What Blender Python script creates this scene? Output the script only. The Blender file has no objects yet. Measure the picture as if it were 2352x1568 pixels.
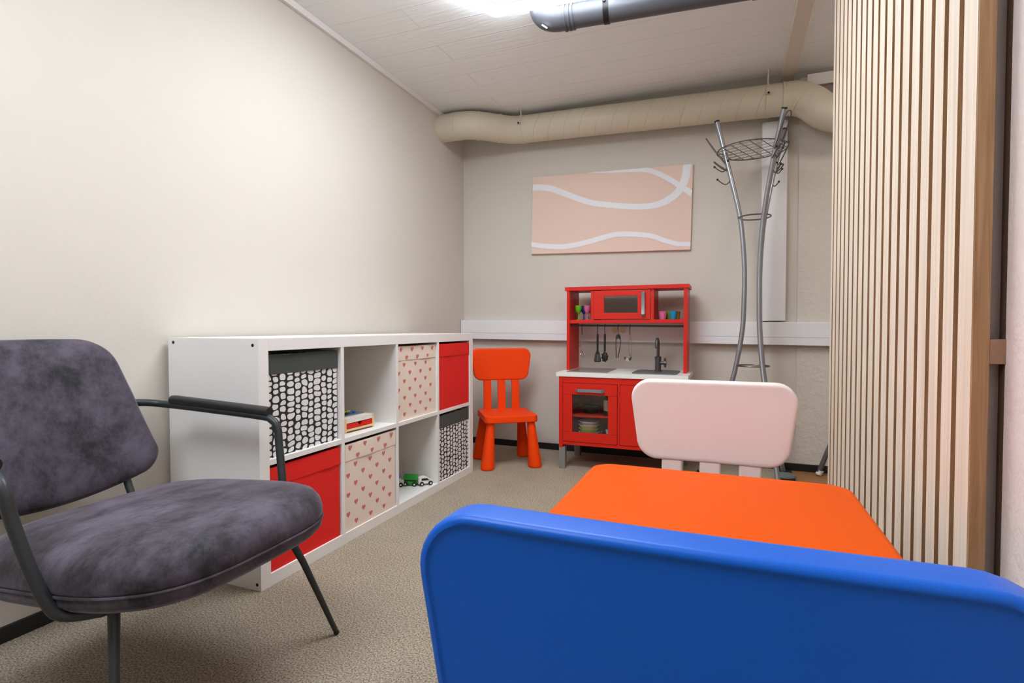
import bpy, bmesh, math, random
from mathutils import Vector, Matrix, Quaternion
random.seed(7)
PI = math.pi
C = bpy.context.scene.collection
sc = bpy.context.scene

# ------------------------------------------------------------------ materials
def lin(c):
    return tuple(((v/255)/12.92 if v/255 <= .04045 else ((v/255+.055)/1.055)**2.4) for v in c)

def mat(name, rgb, rough=.5, metal=0., bump=0., bscale=200., var=0., vscale=8., spec=.5, coat=0., sheen=0., detail=3.):
    m = bpy.data.materials.new(name); m.use_nodes = True
    nt = m.node_tree; N = nt.nodes; L = nt.links
    b = N['Principled BSDF']
    c = lin(rgb)+(1,)
    b.inputs['Base Color'].default_value = c
    b.inputs['Roughness'].default_value = rough
    b.inputs['Metallic'].default_value = metal
    b.inputs['Specular IOR Level'].default_value = spec
    b.inputs['Coat Weight'].default_value = coat
    if sheen:
        b.inputs['Sheen Weight'].default_value = sheen
        b.inputs['Sheen Roughness'].default_value = .4
    tc = N.new('ShaderNodeTexCoord')
    if var:
        n = N.new('ShaderNodeTexNoise'); n.inputs['Scale'].default_value = vscale; n.inputs['Detail'].default_value = detail
        L.new(tc.outputs['Object'], n.inputs['Vector'])
        mx = N.new('ShaderNodeMix'); mx.data_type = 'RGBA'
        mx.inputs[6].default_value = tuple(max(0, v*(1-var)) for v in c[:3])+(1,)
        mx.inputs[7].default_value = tuple(min(1, v*(1+var)) for v in c[:3])+(1,)
        L.new(n.outputs['Fac'], mx.inputs[0]); L.new(mx.outputs[2], b.inputs['Base Color'])
    if bump:
        n2 = N.new('ShaderNodeTexNoise'); n2.inputs['Scale'].default_value = bscale; n2.inputs['Detail'].default_value = 4
        L.new(tc.outputs['Object'], n2.inputs['Vector'])
        bp = N.new('ShaderNodeBump'); bp.inputs['Strength'].default_value = bump; bp.inputs['Distance'].default_value = .004
        L.new(n2.outputs['Fac'], bp.inputs['Height']); L.new(bp.outputs['Normal'], b.inputs['Normal'])
    return m

def emat(name, rgb, strength):
    m = bpy.data.materials.new(name); m.use_nodes = True
    b = m.node_tree.nodes['Principled BSDF']
    b.inputs['Base Color'].default_value = (.8, .8, .8, 1)
    b.inputs['Emission Color'].default_value = tuple(lin(rgb))+(1,)
    b.inputs['Emission Strength'].default_value = strength
    return m

M = {}
M['wall'] = mat('wall_paint', (208, 201, 190), .75, bump=.10, bscale=90)
M['wall_rough'] = mat('rough_plaster', (212, 204, 191), .85, bump=1.0, bscale=34)
M['wall_rough'].node_tree.nodes['Bump'].inputs['Distance'].default_value = .007
M['stucco'] = mat('stucco', (219, 208, 203), .85, bump=.6, bscale=95)
M['white'] = mat('white_lacquer', (232, 229, 225), .35)
M['white_trunk'] = mat('white_plastic_trunking', (232, 231, 232), .4)
M['white_trim'] = mat('white_trim', (225, 220, 216), .5)
M['baseboard'] = mat('black_baseboard', (22, 21, 22), .45)
M['orange'] = mat('orange_plastic', (240, 66, 0), .5, spec=.2, bump=.05, bscale=900)
M['orange_table'] = mat('orange_table_plastic', (214, 80, 0), .5, spec=.1, bump=.05, bscale=900)
M['blue'] = mat('blue_plastic', (0, 86, 186), .42, spec=.3, bump=.06, bscale=900)
M['wplastic'] = mat('white_chair_plastic', (226, 213, 207), .45, bump=.04, bscale=900)
M['red_lac'] = mat('red_lacquer', (206, 30, 10), .42, spec=.35)
M['red_fab'] = mat('red_fabric', (222, 22, 8), .85, bump=.15, bscale=400)
M['linen'] = mat('linen_fabric', (230, 212, 196), .9, bump=.25, bscale=500, var=.05, vscale=300)
M['pink_heart'] = mat('pink_print', (203, 110, 108), .9)
M['dark_band'] = mat('dark_grey_fabric', (66, 70, 68), .8, bump=.1, bscale=400)
M['metal_grey'] = mat('grey_painted_metal', (160, 163, 168), .32, metal=.7)
M['wire'] = mat('grey_wire', (110, 106, 104), .35, metal=.8)
M['tube_dark'] = mat('dark_grey_tube', (105, 103, 108), .4, metal=.5)
M['frame_black'] = mat('black_powder_coat', (45, 48, 49), .42, metal=.2)
M['pad_black'] = mat('black_arm_pad', (38, 37, 36), .38)
M['black'] = mat('black_plastic', (20, 20, 21), .4)
M['blackmetal'] = mat('black_metal', (34, 31, 30), .4, metal=.5)
M['chrome'] = mat('steel', (190, 186, 178), .2, metal=1)
M['legsilver'] = mat('silver_paint', (140, 138, 134), .45, metal=.3)
M['handle'] = mat('silver_grey_handle', (135, 150, 152), .35, metal=.5)
M['faucet'] = mat('graphite_faucet', (86, 84, 84), .35, metal=.5)
M['sink'] = mat('grey_sink', (104, 108, 108), .35, metal=.3)
M['hob'] = mat('grey_hob', (128, 122, 116), .25)
M['duct'] = mat('beige_duct_paint', (210, 201, 180), .45)
M['drain'] = mat('dark_grey_drain_pipe', (76, 77, 82), .42)
M['sticker'] = mat('pale_sticker', (205, 206, 205), .5)
M['pinewood'] = mat('pale_wood', (226, 190, 140), .55, var=.08, vscale=30)
M['endwood'] = mat('brown_end_grain', (150, 116, 92), .6, var=.25, vscale=60)
M['trim_brown'] = mat('dark_brown_trim', (84, 62, 44), .6)  # shade as colour: brown for the shadow band beside the screen
M['canvas'] = mat('peach_canvas', (228, 202, 187), .85, bump=.1, bscale=700)
M['canvas_white'] = mat('white_paint_line', (232, 232, 236), .8)
M['rubber_white'] = mat('white_rubber', (226, 222, 214), .5)
M['mat_black'] = mat('black_rubber_mat', (30, 30, 34), .8, bump=.5, bscale=150)
M['grey_felt'] = mat('grey_felt', (110, 116, 112), .9)
M['toy_red'] = mat('toy_red', (214, 14, 8), .4)
M['toy_green'] = mat('toy_green', (30, 148, 44), .4)
M['toy_white'] = mat('toy_white', (226, 222, 212), .45)
M['toy_blue'] = mat('toy_blue', (40, 110, 190), .4)
M['toy_yellow'] = mat('toy_yellow', (226, 214, 60), .4)
M['toy_dkgreen'] = mat('toy_dark_green', (46, 104, 84), .4)
M['cream'] = mat('cream_plastic', (222, 210, 150), .5)
M['tan'] = mat('tan_wood', (196, 176, 148), .5)
def plastic(name, rgb, trans=.35):
    m = mat(name, rgb, .25)
    m.node_tree.nodes['Principled BSDF'].inputs['Transmission Weight'].default_value = trans
    return m
M['cup_green'] = plastic('green_cup', (112, 200, 40))
M['cup_blue'] = plastic('blue_cup', (40, 80, 180))
M['cup_pink'] = plastic('pink_cup', (232, 120, 170))
M['cup_yellow'] = plastic('yellow_cup', (214, 170, 30))
M['cup_cyan'] = plastic('cyan_cup', (40, 156, 200))
M['plate_lilac'] = mat('lilac_plate', (222, 214, 236), .4)
M['plate_cream'] = mat('cream_plate', (236, 224, 190), .4)
M['plate_yellow'] = mat('yellow_plate', (238, 222, 110), .4)
M['plate_mint'] = mat('mint_plate', (170, 224, 222), .4)
M['plate_teal'] = mat('teal_plate', (96, 190, 190), .4)
M['paleblue'] = mat('pale_blue_cup', (170, 214, 244), .4)

def glass_pane(name, rgb, alpha_rough=.05, mixf=.25):
    m = bpy.data.materials.new(name); m.use_nodes = True
    nt = m.node_tree; N = nt.nodes; L = nt.links; N.remove(N['Principled BSDF'])
    tr = N.new('ShaderNodeBsdfTransparent'); tr.inputs[0].default_value = tuple(lin(rgb))+(1,)
    gl = N.new('ShaderNodeBsdfGlossy'); gl.inputs['Roughness'].default_value = alpha_rough
    mx = N.new('ShaderNodeMixShader'); mx.inputs[0].default_value = mixf
    L.new(tr.outputs[0], mx.inputs[1]); L.new(gl.outputs[0], mx.inputs[2]); L.new(mx.outputs[0], N['Material Output'].inputs[0])
    return m
M['pane'] = glass_pane('clear_pane', (244, 246, 245), .04, .05)
M['pane_grey'] = glass_pane('smoky_pane', (214, 211, 206), .12, .10)

def velvet():
    m = mat('grey_purple_velvet', (74, 66, 76), .75, sheen=.28)
    nt = m.node_tree; N = nt.nodes; L = nt.links; b = N['Principled BSDF']
    b.inputs['Sheen Tint'].default_value = (.75, .66, .82, 1)
    tc = N.new('ShaderNodeTexCoord')
    n = N.new('ShaderNodeTexNoise'); n.inputs['Scale'].default_value = 8; n.inputs['Detail'].default_value = 12; n.inputs['Roughness'].default_value = .74; n.inputs['Distortion'].default_value = .12
    mp = N.new('ShaderNodeMapping'); mp.inputs['Scale'].default_value = (1.5, 1, .8)
    L.new(tc.outputs['Object'], mp.inputs[0]); L.new(mp.outputs[0], n.inputs['Vector'])
    r = N.new('ShaderNodeValToRGB')
    r.color_ramp.elements[0].position = .40; r.color_ramp.elements[0].color = tuple(lin((21, 18, 23)))+(1,)
    r.color_ramp.elements[1].position = .62; r.color_ramp.elements[1].color = tuple(lin((82, 74, 87)))+(1,)
    L.new(n.outputs['Fac'], r.inputs[0]); L.new(r.outputs[0], b.inputs['Base Color'])
    n2 = N.new('ShaderNodeTexNoise'); n2.inputs['Scale'].default_value = 60; n2.inputs['Detail'].default_value = 3
    L.new(tc.outputs['Object'], n2.inputs['Vector'])
    bp = N.new('ShaderNodeBump'); bp.inputs['Strength'].default_value = .25; bp.inputs['Distance'].default_value = .004
    L.new(n2.outputs['Fac'], bp.inputs['Height']); L.new(bp.outputs[0], b.inputs['Normal'])
    return m
M['velvet'] = velvet()

def carpet():
    m = mat('beige_carpet', (176, 160, 138), .95, spec=.1)
    nt = m.node_tree; N = nt.nodes; L = nt.links; b = N['Principled BSDF']
    tc = N.new('ShaderNodeTexCoord')
    n = N.new('ShaderNodeTexNoise'); n.inputs['Scale'].default_value = 210; n.inputs['Detail'].default_value = 6; n.inputs['Roughness'].default_value = .75
    L.new(tc.outputs['Object'], n.inputs['Vector'])
    r = N.new('ShaderNodeValToRGB')
    r.color_ramp.elements[0].position = .38; r.color_ramp.elements[0].color = tuple(lin((116, 100, 78)))+(1,)
    r.color_ramp.elements[1].position = .60; r.color_ramp.elements[1].color = tuple(lin((224, 209, 186)))+(1,)
    L.new(n.outputs['Fac'], r.inputs[0])
    n3 = N.new('ShaderNodeTexNoise'); n3.inputs['Scale'].default_value = 5; n3.inputs['Detail'].default_value = 4
    L.new(tc.outputs['Object'], n3.inputs['Vector'])
    mx = N.new('ShaderNodeMix'); mx.data_type = 'RGBA'; mx.blend_type = 'MULTIPLY'; mx.inputs[0].default_value = .25
    L.new(r.outputs[0], mx.inputs[6]); L.new(n3.outputs['Fac'], mx.inputs[7]); L.new(mx.outputs[2], b.inputs['Base Color'])
    bp = N.new('ShaderNodeBump'); bp.inputs['Strength'].default_value = .9; bp.inputs['Distance'].default_value = .006
    L.new(n.outputs['Fac'], bp.inputs['Height']); L.new(bp.outputs[0], b.inputs['Normal'])
    return m
M['carpet'] = carpet()

def woodfloor():
    m = mat('laminate_floor', (150, 108, 62), .45)
    nt = m.node_tree; N = nt.nodes; L = nt.links; b = N['Principled BSDF']
    tc = N.new('ShaderNodeTexCoord'); mp = N.new('ShaderNodeMapping'); mp.inputs['Scale'].default_value = (3, 40, 1)
    n = N.new('ShaderNodeTexNoise'); n.inputs['Scale'].default_value = 2; n.inputs['Detail'].default_value = 5
    L.new(tc.outputs['Object'], mp.inputs[0]); L.new(mp.outputs[0], n.inputs['Vector'])
    r = N.new('ShaderNodeValToRGB')
    r.color_ramp.elements[0].position = .3; r.color_ramp.elements[0].color = tuple(lin((128, 86, 46)))+(1,)
    r.color_ramp.elements[1].position = .7; r.color_ramp.elements[1].color = tuple(lin((178, 132, 82)))+(1,)
    L.new(n.outputs['Fac'], r.inputs[0]); L.new(r.outputs[0], b.inputs['Base Color'])
    return m
M['woodfloor'] = woodfloor()

def slatwood():
    m = mat('birch_slats', (226, 206, 180), .5)
    nt = m.node_tree; N = nt.nodes; L = nt.links; b = N['Principled BSDF']
    tc = N.new('ShaderNodeTexCoord'); mp = N.new('ShaderNodeMapping'); mp.inputs['Scale'].default_value = (50, 50, 1.0)
    n = N.new('ShaderNodeTexNoise'); n.inputs['Scale'].default_value = 2; n.inputs['Detail'].default_value = 4
    L.new(tc.outputs['Object'], mp.inputs[0]); L.new(mp.outputs[0], n.inputs['Vector'])
    r = N.new('ShaderNodeValToRGB')
    r.color_ramp.elements[0].position = .3; r.color_ramp.elements[0].color = tuple(lin((214, 198, 176)))+(1,)
    r.color_ramp.elements[1].position = .7; r.color_ramp.elements[1].color = tuple(lin((232, 220, 203)))+(1,)
    L.new(n.outputs['Fac'], r.inputs[0]); L.new(r.outputs[0], b.inputs['Base Color'])
    return m
M['slat'] = slatwood()

def brownwood():
    m = mat('brown_side_wood', (158, 122, 84), .55)
    nt = m.node_tree; N = nt.nodes; L = nt.links; b = N['Principled BSDF']
    tc = N.new('ShaderNodeTexCoord'); mp = N.new('ShaderNodeMapping'); mp.inputs['Scale'].default_value = (40, 40, 1.5)
    n = N.new('ShaderNodeTexNoise'); n.inputs['Scale'].default_value = 2.5; n.inputs['Detail'].default_value = 5; n.inputs['Distortion'].default_value = 1
    L.new(tc.outputs['Object'], mp.inputs[0]); L.new(mp.outputs[0], n.inputs['Vector'])
    r = N.new('ShaderNodeValToRGB')
    r.color_ramp.elements[0].position = .3; r.color_ramp.elements[0].color = tuple(lin((140, 102, 66)))+(1,)
    r.color_ramp.elements[1].position = .7; r.color_ramp.elements[1].color = tuple(lin((178, 142, 102)))+(1,)
    L.new(n.outputs['Fac'], r.inputs[0]); L.new(r.outputs[0], b.inputs['Base Color'])
    return m
M['brownwood'] = brownwood()
M['gapwood'] = mat('dark_brown_backing', (112, 80, 54), .7)

def pebble():
    m = mat('pebble_print', (216, 214, 212), .85)
    nt = m.node_tree; N = nt.nodes; L = nt.links; b = N['Principled BSDF']
    tc = N.new('ShaderNodeTexCoord'); sp = N.new('ShaderNodeSeparateXYZ'); L.new(tc.outputs['Object'], sp.inputs[0])
    def mth(op, a, b=None):
        n = N.new('ShaderNodeMath'); n.operation = op
        for i, v in enumerate((a, b)):
            if v is None: continue
            if isinstance(v, (int, float)): n.inputs[i].default_value = v
            else: L.new(v, n.inputs[i])
        return n.outputs[0]
    nz = N.new('ShaderNodeTexNoise'); nz.inputs['Scale'].default_value = 22; nz.inputs['Detail'].default_value = 1
    L.new(tc.outputs['Object'], nz.inputs['Vector'])
    sn = N.new('ShaderNodeSeparateColor'); L.new(nz.outputs['Color'], sn.inputs[0])
    yy = mth('ADD', mth('MULTIPLY', sp.outputs[1], 32), mth('MULTIPLY', sn.outputs[0], .7))
    yy = mth('ADD', yy, 100)
    cy = mth('FLOOR', yy)
    wn = N.new('ShaderNodeTexWhiteNoise'); wn.noise_dimensions = '1D'; L.new(cy, wn.inputs['W'])
    zz = mth('ADD', mth('ADD', mth('MULTIPLY', sp.outputs[2], 46), mth('MULTIPLY', sn.outputs[1], 1.1)), mth('ADD', mth('MULTIPLY', mth('MODULO', cy, 2), .5), mth('MULTIPLY', wn.outputs['Value'], .35)))
    zz = mth('ADD', zz, 100)
    cz = mth('FLOOR', zz)
    cb = N.new('ShaderNodeCombineXYZ'); L.new(cy, cb.inputs[0]); L.new(cz, cb.inputs[1])
    w2 = N.new('ShaderNodeTexWhiteNoise'); w2.noise_dimensions = '3D'; L.new(cb.outputs[0], w2.inputs['Vector'])
    u = mth('ABSOLUTE', mth('SUBTRACT', mth('FRACT', yy), .5)); w_ = mth('ABSOLUTE', mth('SUBTRACT', mth('FRACT', zz), .5))
    d = mth('ADD', mth('POWER', mth('MULTIPLY', u, 2), 2.7), mth('POWER', mth('MULTIPLY', w_, 2), 2.7))
    d = mth('MULTIPLY', d, mth('ADD', .88, mth('MULTIPLY', w2.outputs['Value'], .5)))
    r = N.new('ShaderNodeValToRGB')
    r.color_ramp.elements[0].position = .60; r.color_ramp.elements[0].color = tuple(lin((222, 220, 218)))+(1,)
    r.color_ramp.elements[1].position = .70; r.color_ramp.elements[1].color = tuple(lin((34, 31, 31)))+(1,)
    L.new(d, r.inputs[0]); L.new(r.outputs[0], b.inputs['Base Color'])
    return m
M['pebble'] = pebble()

def ceilmat():
    m = mat('board_marked_concrete', (240, 241, 241), .8)
    nt = m.node_tree; N = nt.nodes; L = nt.links; b = N['Principled BSDF']
    tc = N.new('ShaderNodeTexCoord')
    br = N.new('ShaderNodeTexBrick'); br.inputs['Scale'].default_value = 1
    br.inputs['Brick Width'].default_value = 2.6; br.inputs['Row Height'].default_value = .16
    br.inputs['Mortar Size'].default_value = .0035; br.inputs['Mortar Smooth'].default_value = .6; br.offset = .37
    br.inputs['Color1'].default_value = (.45, .45, .45, 1); br.inputs['Color2'].default_value = (.62, .62, .62, 1); br.inputs['Mortar'].default_value = (1, 1, 1, 1)
    n0 = N.new('ShaderNodeTexNoise'); n0.inputs['Scale'].default_value = 3
    vm = N.new('ShaderNodeVectorMath'); vm.operation = 'SCALE'; vm.inputs['Scale'].default_value = .02
    va = N.new('ShaderNodeVectorMath'); va.operation = 'ADD'
    L.new(tc.outputs['Object'], n0.inputs['Vector']); L.new(n0.outputs['Color'], vm.inputs[0])
    L.new(tc.outputs['Object'], va.inputs[0]); L.new(vm.outputs[0], va.inputs[1]); L.new(va.outputs[0], br.inputs['Vector'])
    mp = N.new('ShaderNodeMapping'); mp.inputs['Scale'].default_value = (5, 40, 1)
    n = N.new('ShaderNodeTexNoise'); n.inputs['Scale'].default_value = 1.6; n.inputs['Detail'].default_value = 8
    L.new(tc.outputs['Object'], mp.inputs[0]); L.new(mp.outputs[0], n.inputs['Vector'])
    mx = N.new('ShaderNodeMix'); mx.data_type = 'RGBA'; mx.blend_type = 'ADD'; mx.inputs[0].default_value = .45
    L.new(br.outputs['Color'], mx.inputs[6]); L.new(n.outputs['Fac'], mx.inputs[7])
    bp = N.new('ShaderNodeBump'); bp.inputs['Strength'].default_value = .65; bp.inputs['Distance'].default_value = .007; bp.invert = False
    L.new(mx.outputs[2], bp.inputs['Height']); L.new(bp.outputs[0], b.inputs['Normal'])
    return m
M['ceiling'] = ceilmat()

# ------------------------------------------------------------------ mesh helpers
class MB:
    def __init__(s): s.bm = bmesh.new()
    def box(s, x0, x1, y0, y1, z0, z1, bev=0., seg=2, mi=0):
        t = bmesh.new(); r = bmesh.ops.create_cube(t, size=1)
        for v in t.verts:
            v.co = Vector(((x0+x1)/2+v.co.x*(x1-x0), (y0+y1)/2+v.co.y*(y1-y0), (z0+z1)/2+v.co.z*(z1-z0)))
        if bev: bmesh.ops.bevel(t, geom=t.edges[:], offset=bev, segments=seg, profile=.6, affect='EDGES', clamp_overlap=True)
        s.add(t, mi); return s
    def add(s, t, mi=0, mtx=None):
        t.verts.index_update(); mp = {}
        for v in t.verts: mp[v.index] = s.bm.verts.new(mtx @ v.co if mtx else v.co)
        for f in t.faces:
            try:
                nf = s.bm.faces.new([mp[v.index] for v in f.verts]); nf.material_index = mi
            except ValueError: pass
        t.free()
    def loft(s, rings, cap0=True, cap1=True, closed=True, mi=0):
        R = [[s.bm.verts.new(p) for p in r] for r in rings]; n = len(R[0])
        for a, b in zip(R[:-1], R[1:]):
            for i in range(n if closed else n-1):
                j = (i+1) % n
                try:
                    f = s.bm.faces.new((a[i], a[j], b[j], b[i])); f.material_index = mi
                except ValueError: pass
        for r, c, flip in ((R[0], cap0, True), (R[-1], cap1, False)):
            if c:
                vs = r[::-1] if flip else r
                f = s.bm.faces.new(vs); f.material_index = mi
        return s
    def lathe(s, prof, seg=24, center=(0, 0, 0), mi=0, mtx=None, caps=True):
        rings = []
        for r, z in prof:
            ring = []
            for i in range(seg):
                a = 2*PI*i/seg; p = Vector((max(r, 1e-5)*math.cos(a), max(r, 1e-5)*math.sin(a), z))
                if mtx: p = mtx @ p
                ring.append(p+Vector(center))
            rings.append(ring)
        return s.loft(rings, caps, caps, mi=mi)
    def tube(s, pts, r, seg=12, mi=0, smooth=0, closed=False, r1=None):
        pts = [Vector(p) for p in pts]
        if smooth: pts = catmull(pts, smooth, closed)
        n = len(pts); rings = []; T = []
        for i in range(n):
            if closed: t = pts[(i+1) % n]-pts[(i-1) % n]
            else: t = pts[min(i+1, n-1)]-pts[max(i-1, 0)]
            T.append(t.normalized())
        up = Vector((0, 0, 1)) if abs(T[0].z) < .9 else Vector((1, 0, 0))
        nv = (up-T[0]*up.dot(T[0])).normalized()
        for i in range(n):
            nv = (nv-T[i]*nv.dot(T[i])).normalized(); bv = T[i].cross(nv)
            rr = r if r1 is None else r+(r1-r)*i/(n-1)
            rings.append([pts[i]+(nv*math.cos(2*PI*k/seg)+bv*math.sin(2*PI*k/seg))*rr for k in range(seg)])
        if closed:
            rings.append(rings[0]); return s.loft(rings, False, False, mi=mi)
        return s.loft(rings, mi=mi)
    def sphere(s, c, r, mi=0, sx=1, sy=1, sz=1, u=16, v=10):
        t = bmesh.new(); bmesh.ops.create_uvsphere(t, u_segments=u, v_segments=v, radius=r)
        for q in t.verts: q.co = Vector((q.co.x*sx+c[0], q.co.y*sy+c[1], q.co.z*sz+c[2]))
        s.add(t, mi); return s
    def poly(s, pts, mi=0):
        f = s.bm.faces.new([s.bm.verts.new(p) for p in pts]); f.material_index = mi; return s
    def extrude(s, pts2, y0, y1, mi=0, bev=0):
        """outline in (x,z) extruded along y"""
        t = bmesh.new(); a = [t.verts.new((x, y0, z)) for x, z in pts2]; f = t.faces.new(a)
        g = bmesh.ops.extrude_face_region(t, geom=[f]); 
        for v in g['geom']:
            if isinstance(v, bmesh.types.BMVert): v.co.y = y1
        if bev: bmesh.ops.bevel(t, geom=t.edges[:], offset=bev, segments=2, affect='EDGES', clamp_overlap=True)
        s.add(t, mi); return s
    def build(s, name, m, parent=None, sharp=38, loc=None, rot=None):
        bm = s.bm
        bmesh.ops.remove_doubles(bm, verts=bm.verts, dist=1e-6)
        bmesh.ops.recalc_face_normals(bm, faces=bm.faces)
        lim = math.radians(sharp)
        for f in bm.faces: f.smooth = True
        for e in bm.edges:
            e.smooth = not (len(e.link_faces) == 2 and e.calc_face_angle(0) > lim)
        me = bpy.data.meshes.new(name); bm.to_mesh(me); bm.free()
        for mm in (m if isinstance(m, (list, tuple)) else [m]): me.materials.append(M[mm] if isinstance(mm, str) else mm)
        o = bpy.data.objects.new(name, me); C.objects.link(o)
        if parent: o.parent = parent
        if loc: o.location = loc
        if rot: o.rotation_euler = rot
        w = o.modifiers.new('wn', 'WEIGHTED_NORMAL'); w.keep_sharp = True
        return o

def catmull(P, k, closed=False):
    out = []; n = len(P)
    rng = range(n if closed else n-1)
    for i in rng:
        if closed: p0, p1, p2, p3 = P[(i-1) % n], P[i], P[(i+1) % n], P[(i+2) % n]
        else:
            p1, p2 = P[i], P[i+1]; p0 = P[i-1] if i else p1*2-p2; p3 = P[i+2] if i+2 < n else p2*2-p1
        for j in range(k):
            t = j/k
            out.append(.5*((2*p1)+(p2-p0)*t+(2*p0-5*p1+4*p2-p3)*t*t+(3*p1-p0-3*p2+p3)*t**3))
    if not closed: out.append(P[-1])
    return out

def roundpoly(pts, radii, n=6):
    out = []; k = len(pts)
    for i in range(k):
        p = Vector(pts[i]); a = Vector(pts[i-1])-p; b = Vector(pts[(i+1) % k])-p
        a.normalize(); b.normalize(); ang = a.angle(b); r = radii[i] if isinstance(radii, (list, tuple)) else radii
        d = r/math.tan(ang/2); c = p+(a+b).normalized()*(r/math.sin(ang/2))
        s0 = p+a*d-c; s1 = p+b*d-c
        tot = math.atan2(s0.x*s1.y-s0.y*s1.x, s0.dot(s1))
        for j in range(n+1):
            t = tot*j/n; out.append(Vector((c.x+s0.x*math.cos(t)-s0.y*math.sin(t), c.y+s0.x*math.sin(t)+s0.y*math.cos(t))))
    return out

def densify(pts, dmax):
    out = []; n = len(pts)
    for i in range(n):
        a, b = pts[i], pts[(i+1) % n]; k = max(1, int(math.ceil((b-a).length/dmax)))
        for j in range(k): out.append(a+(b-a)*j/k)
    return out

def inset(pts, d):
    n = len(pts); out = []
    area = sum(pts[i].x*pts[(i+1) % n].y-pts[(i+1) % n].x*pts[i].y for i in range(n))
    sg = 1 if area > 0 else -1
    for i in range(n):
        t = (pts[(i+1) % n]-pts[i-1]).normalized(); nv = Vector((-t.y, t.x))*sg
        out.append(pts[i]+nv*d)
    return out

def scale2(pts, s):
    c = sum(pts, Vector((0, 0)))/len(pts)
    return [c+(p-c)*s for p in pts]

def thing(name, label, cat, loc=(0, 0, 0), rotz=0., group=None):
    o = bpy.data.objects.new(name, None); C.objects.link(o); o.empty_display_size = .05
    o.location = loc; o.rotation_euler = (0, 0, rotz); o['label'] = label; o['category'] = cat
    if group: o['group'] = group
    return o
def tag(o, label, cat, group=None):
    o['label'] = label; o['category'] = cat
    if group: o['group'] = group
    return o
def struct(o, label=None):
    o['kind'] = 'structure'
    if label: o['label'] = label
    return o

# ------------------------------------------------------------------ room shell
WX, YB, H, XR = -.4066, 2.17, 2.17, 1.690      # left wall, back wall, ceiling, right wall
PX_BACK = 1.6725
YN = -.2099                                     # near end of the slatted screen
YR = -3.6                                      # wall behind the camera
AX = 2.75                                      # far side of the passage behind the slatted screen
struct(MB().box(WX-.1, WX, YR-.1, YB+.1, 0, H).build('wall_left', 'wall'), 'cream painted wall behind the white shelf unit')
b = MB().box(WX-.1, 1.668, YB, YB+.1, 0, H); struct(b.build('wall_back', 'wall'), 'cream painted end wall with the picture')
struct(MB().box(1.668, AX+.1, YB-.008, YB+.1, 0, H).build('wall_back_plaster', 'wall_rough'), 'rough plastered strip of end wall beside the slatted screen')
struct(MB().box(XR, XR+.1, YR-.1, YN, 0, H).build('wall_right', 'stucco'), 'stuccoed wall at the right')
struct(MB().box(AX, AX+.1, YN-.1, YB, 0, H).build('wall_passage', 'stucco'))
struct(MB().box(XR+.1, AX, YN-.1, YN, 0, H).build('wall_passage_front', 'stucco'))
struct(MB().box(WX-.1, XR+.1, YR-.1, YR, 0, H).build('wall_front', 'wall'))
struct(MB().box(WX-.1, AX+.1, YR-.1, YB+.1, H, H+.1).build('ceiling', 'ceiling'), 'board-marked concrete ceiling')
struct(MB().box(WX-.1, 1.60, YR-.1, YB+.1, -.05, 0).build('floor', 'carpet'), 'beige carpet')
struct(MB().box(1.60, AX+.1, YR-.1, YB+.1, -.05, -.001).build('floor_wood', 'woodfloor'), 'brown wood floor beyond the carpet edge')
struct(MB().box(WX, WX+.012, YR, YB, 0, .04, .002).build('baseboard_left', 'baseboard'))
struct(MB().box(WX+.012, AX, YB-.02, YB-.0081, 0, .04, .002).build('baseboard_back', 'baseboard'))
struct(MB().box(WX, WX+.018, YR, YB-.25, H-.03, H, .003).build('trim_1', 'white_trim'), 'white cover strip along the ceiling')
struct(MB().box(1.565, 1.632, YR, YB, H-.022, H, .004).build('trim_2', mat('batten_paint', (222, 212, 200), .6)), 'beige batten across the ceiling')
struct(MB().box(PX_BACK, XR+.12, YN+.025, .80, 0, H).build('wall_recess', 'stucco'), 'narrow strip of wall behind the slatted screen')
struct(MB().box(XR, XR+.1, YN, YN+.020, 0, H).build('trim_3', 'trim_brown'), 'dark brown edge at the end of the right wall')  # solid strip in place of the soft shadow on the wall

# ------------------------------------------------------------------ camera
cam = bpy.data.cameras.new('camera'); co = bpy.data.objects.new('camera', cam); C.objects.link(co)
yaw, pitch, roll = -.37957, -.02652, -.00063
fw = Vector((math.sin(yaw)*math.cos(pitch), math.cos(yaw)*math.cos(pitch), math.sin(pitch)))
rt = Vector((math.cos(yaw), -math.sin(yaw), 0)); up = rt.cross(fw)
c_, s_ = math.cos(roll), math.sin(roll)
rt2 = rt*c_+up*s_; up2 = up*c_-rt*s_
mw = Matrix((rt2, up2, -fw)).transposed().to_4x4(); mw.translation = Vector((1.3077, -1.2216, .8034))
co.matrix_world = mw
cam.sensor_width = 36; cam.lens = 36*1239.89/2352; cam.clip_start = .02
sc.camera = co

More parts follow.
